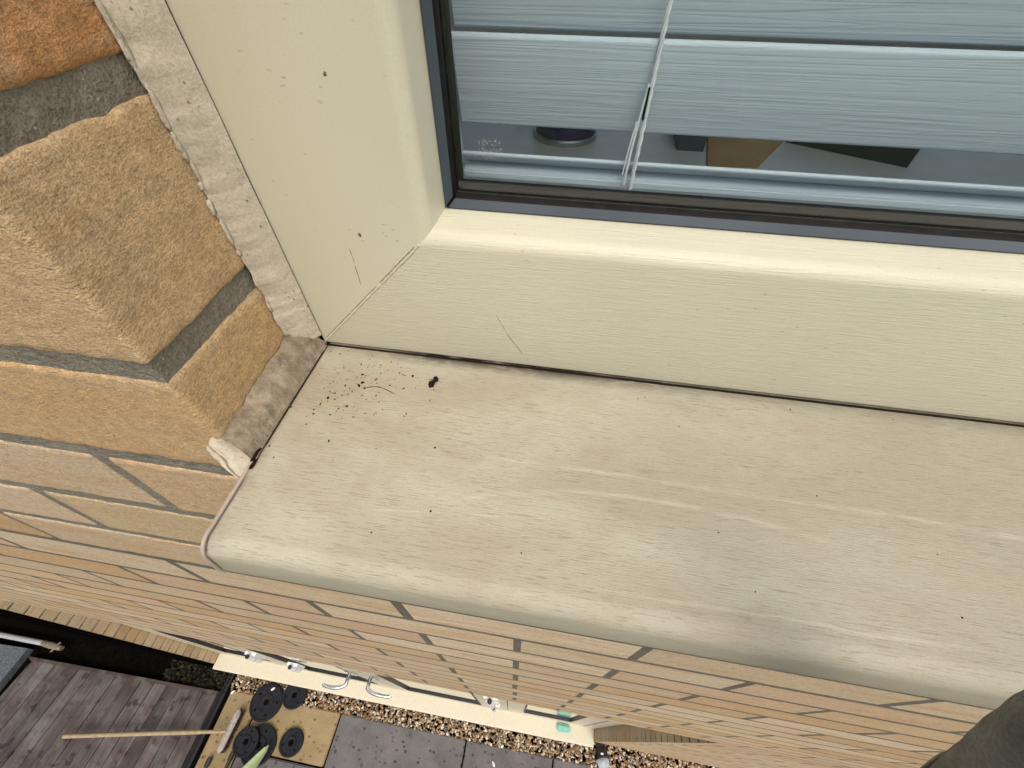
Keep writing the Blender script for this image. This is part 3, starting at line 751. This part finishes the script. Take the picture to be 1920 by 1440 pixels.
mb = MB(); mb.bbox((.41, .015, G+.060), (.50, .055, G+.085), .010); tag(mb.build('scrubbing_sponge', M['teal']), 'turquoise sponge lying on the door threshold near its right end', 'sponge')

# ------------------------------------------------------------------ things on the patio
def plate(c, r, z, label, t=.022, hole=.019, nh=3, tilt=None):
    ax = Vector(tilt or (0, 0, 1)).normalized(); c = Vector((c[0], c[1], G+z))
    mb = MB(); mb.lathe([(hole*.8, 0), (r-.002, 0), (r, .002), (r, t-.002), (r-.003, t), (r-.011, t), (r-.014, t-.005), (r*.46, t-.006), (r*.42, t), (hole*1.4, t), (hole, t-.001), (hole*.8, t-.004), (hole*.8, 0)], c, 64, axis=ax)
    o = mb.build('weight_plate', M['iron']); tag(o, label, 'weight plate', 'black weight plates on the patio')
    u = ax.orthogonal().normalized(); v = ax.cross(u)
    mb = MB(); mb.lathe([(0.0001, t-.002), (hole*.79, t-.002)], c, 24, axis=ax); mb.build('bore', M['gapblack'], o)
    for k in range(nh):
        a = 2*math.pi*k/nh+.6; p = c+(u*math.cos(a)+v*math.sin(a))*r*.68
        mb = MB(); mb.lathe([(.0001, t-.0030), (r*.06, t-.0030), (r*.07, t-.0045)], p, 16, axis=ax)
        mb.build('grip_hole', M['gapblack'], o)
    return o
plate((-1.512, -.142), .104, .004, 'large black weight plate nearest the gravel and the door threshold', nh=5)
plate((-1.338, -.076), .078, .020, 'small black weight plate tucked against the door threshold', t=.018, nh=3)
plate((-1.446, -.352), .106, .002, 'large black weight plate under a smaller plate and a pale green leaf', nh=3)
plate((-1.522, -.347), .077, .027, 'weight plate stacked on the larger plate next to the broom head', nh=5)
plate((-1.247, -.307), .073, .002, 'small black weight plate lying alone in the middle of the beige slab', nh=3)
broom = empty('broom', (-1.645, -.31, G+.02)); tag(broom, 'wooden broom with pale head lying across beige slab and decking', 'broom')
mb = MB()
def bh(i, j):
    t = i; a = 2*math.pi*j; y = -.200-.224*t; w = .021*min(1, math.sin(math.pi*min(max(t, .0), 1))*3.2)**.5 if 0 < t < 1 else .001
    return Vector((-1.642-.008*t+w*math.cos(a), y, G+.068+.014*math.sin(a)*min(1, w/.02)))
mb.grid(bh, 30, 16); mb.build('head', M['broomhead'], broom)
mb = MB()
for k in range(220):
    t = (k % 44)/43; x = -1.642-.008*t+(k//44-2)*.007; y = -.205-.214*t
    mb.tube([(x, y, G+.058), (x+random.uniform(-.006, .006), y+random.uniform(-.004, .004), G+.006)], .0014, 4, caps=False)
mb.build('bristles', M['bristle'], broom)
mb = MB(); mb.tube([(-1.652, -.318, G+.080), (-1.90, -.362, G+.090), (-2.30, -.435, G+.10), (-2.63, -.497, G+.108)], [.008, .012, .0125, .0125], 14); mb.build('handle', M['broomwood'], broom)
# black edging rail between decking and slabs (two ribs with a groove)
mb = MB()
mb.bbox((-1.852, -.75, G-.01), (-1.842, -.030, G+.012), .002); mb.bbox((-1.826, -.75, G-.01), (-1.814, -.030, G+.012), .002); mb.box((-1.8425, -.75, G-.01), (-1.8255, -.030, G+.003))
tag(mb.build('drain_channel', M['blackplastic']), 'narrow black drainage channel between the decking and the beige slab', 'drain')
def rod(a, b, z, label):
    mb = MB(); mb.tube([(*a, G+z), (*b, G+z)], .009, 12); mb.tube([(a[0], a[1], G+z), (a[0]+(b[0]-a[0])*.12, a[1]+(b[1]-a[1])*.12, G+z)], .014, 14)
    tag(mb.build('dumbbell_bar', M['blackplastic']), label, 'dumbbell bar', 'black dumbbell bars')
rod((-1.585, -.405), (-1.60, -.76), .015, 'black dumbbell bar just below the stacked weight plates')
rod((-1.712, -.455), (-1.720, -.80), .015, 'black dumbbell bar nearer to the drain channel than its twin')
# decking
mb = MB(); x = -1.858; deckz = .03; k = 0
while x > -3.24:
    wd = random.uniform(.088, .104); sk = -.10
    mb.box((x-wd+.004, 0, 0), (x, 0, 0)) if False else None
    x0, x1 = x-wd+.005, x; y0, y1 = -1.9, -.160-.02*((-1.86-x)/1.4)
    dz = random.uniform(-.003, .003)
    def sx(xx, y): return xx+(y+.2)*.16*((-1.86-xx)/1.4)
    zt = G+deckz+dz
    mb.add([(sx(x0, y0), y0, G-.005), (sx(x1, y0), y0, G-.005), (sx(x1, y1), y1, G-.005), (sx(x0, y1), y1, G-.005),
            (sx(x0, y0), y0, zt), (sx(x1, y0), y0, zt+random.uniform(-.004, .002)), (sx(x1, y1), y1, zt), (sx(x0, y1), y1, zt)],
           [(0,3,2,1),(4,5,6,7),(0,1,5,4),(1,2,6,5),(2,3,7,6),(3,0,4,7)], r=random.random())
    x -= wd; k += 1
dk = mb.build('decking', M['deck'], attrs=True); tag(dk, 'purple-brown timber decking under the broom handle at the lower left', 'decking')
mb = MB(); mb.add([(-3.26, -.186, G), (-1.856, -.158, G), (-1.856, -.138, G), (-3.30, -.166, G), (-3.26, -.186, G+.036), (-1.856, -.158, G+.036), (-1.856, -.138, G+.036), (-3.30, -.166, G+.036)],
                  [(0,3,2,1),(4,5,6,7),(0,1,5,4),(1,2,6,5),(2,3,7,6),(3,0,4,7)])
mb.build('edging_board', M['lip'], dk, attrs=True)
mb = MB(); mb.add([(-5.2, -1.9, G-.01), (-3.42, -1.9, G-.01), (-3.335, -.125, G-.01), (-5.2, -.20, G-.01), (-5.2, -1.9, G+.045), (-3.42, -1.9, G+.045), (-3.335, -.125, G+.045), (-5.2, -.20, G+.045)],
                  [(0,3,2,1),(4,5,6,7),(0,1,5,4),(1,2,6,5),(2,3,7,6),(3,0,4,7)])
tag(mb.build('stone_slab', M['bluestone']), 'rough blue-grey stone slab at the left edge beyond the decking', 'slab')
pole = empty('pole', (-3.3, -.082, G+.05)); tag(pole, 'pale grey pole with a tan end fitting lying across the dark gap', 'pole')
mb = MB(); mb.tube([(-4.6, -.110, G+.05), (-3.64, -.083, G+.05), (-3.24, -.079, G+.05)], .017, 14); mb.build('tube', M['pole'], pole)
mb = MB(); mb.tube([(-3.25, -.079, G+.05), (-3.17, -.082, G+.05), (-3.09, -.087, G+.05)], [.019, .022, .016], 12); mb.tube([(-3.12, -.055, G+.06), (-3.15, -.118, G+.05)], .007, 8); mb.build('end_fitting', M['fitting'], pole)
# garden light by the brick corner
gl = empty('garden_light', (.70, -.04, G)); tag(gl, 'black and silver oval garden light standing in gravel by the brick corner', 'garden light')
mb = MB(); mb.bbox((.672, -.045, G), (.725, -.004, G+.05), .008); mb.tube([(.70, -.025, G+.03), (.712, -.075, G+.05)], [.030, .038], 20)
mb.build('body', M['blackplastic'], gl)
mb = MB()
for r, h in ((.037, .0), (.030, .006), (.023, .012), (.015, .017)): mb.lathe([(r, 0), (r, .004), (r-.002, .0058), (.0001, .0062)], (.7125+0*h, -.090, G+.050+h), 40, smooth=False)
mb.build('lens', M['lens'], gl)
mb = MB(); mb.blob((.700, -.050, G+.078), (.011, .006, .003), 2); mb.build('sensor', M['whiteplastic'], gl)
# pale green leaf, petals
mb = MB()
def lf(i, j):
    t = i; c = Vector((-1.352, -.338, G+.075)).lerp(Vector((-1.49, -.62, G+.09)), t); wd = .0135+.055*math.sin(min(1, t*1.15)*math.pi*.62)
    if t < .04: wd = .008
    s = (j-.5)*2; d = Vector((.89, -.44, 0)); return c+d*s*wd*.62+Vector((0, 0, .012*s*s+.002*noise.noise((t*9, s*3, 0))))
mb.grid(lf, 30, 8); o = mb.build('leaf', M['leaf']); o.modifiers.new('s', 'SOLIDIFY').thickness = .0015; tag(o, 'pale green pointed leaf lying over the stacked weight plates', 'leaf')
for (u, v, z, rz, lab) in ((-1.770, -.128, .012, .8, 'white petal on the beige slab beside the drain channel'), (.045, -.205, .012, 2.1, 'white petal on the grey slab below the gravel strip'), (-1.498, -.068, .034, .7, 'white petal on the rim of the largest weight plate')):
    mb = MB(); mb.blob((u, v, G+z), (.016, .007, .003), 2, rot=(rz, .2), rough=.5); tag(mb.build('petal', M['petal']), lab, 'petal', 'fallen white petals')

# ------------------------------------------------------------------ dark cloth at the lower right, resting against the sill
CP_ = Vector((.1389, -.0775, .1119)); A_, D_ = CP_.lerp(Vector((.3029, -.0680, -.1081)), .6), Vector((-.0222, .0152, .0813))*.6
nE = (A_-CP_).cross(A_+D_-CP_).normalized()
if nE.x > 0: nE = -nE
A_ = A_-nE*.0027
mb = MB(); ax = D_.normalized(); e1 = ax.orthogonal().normalized(); e2 = ax.cross(e1)
def cl(i, j):
    p = A_ + D_*(-2.0+3.25*i); a = 2*math.pi*j; d = e1*math.cos(a)+e2*math.sin(a)
    r = .0085*(1 if i < .9 else math.sqrt(max(0, 1-((i-.9)/.1)**2))) if i < 1 else 0
    return p+d*(r+(.0008*noise.noise((p+d*.02)*40)+.0003*noise.noise((p+d*.02)*150))*(r > 0))
mb.grid(cl, 120, 60)
o = mb.build('grey_cloth', M['cloth'], normals=True)
mb = MB(); hp_ = []
for k in range(40):
    t = -2.0+3.1*k/39; p = A_+D_*t; q = (CP_-p).normalized(); side = (nE*.86+q*.5).normalized()
    hp_.append(p+side*.0074)
mb.tube(hp_, [.0017]*38+[.0012, .0005], 12); mb.build('hem', M['hem'], o)
tag(o, 'dark grey rolled cloth edge in front of the sill at the lower right corner', 'cloth')

# black board added to stand in for the shaded strip left of the patio doors
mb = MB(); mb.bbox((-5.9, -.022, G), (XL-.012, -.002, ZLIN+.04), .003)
tag(mb.build('shade_board', M['gapblack']), 'near-black board standing in for the shaded strip left of the patio door brickwork', 'board')
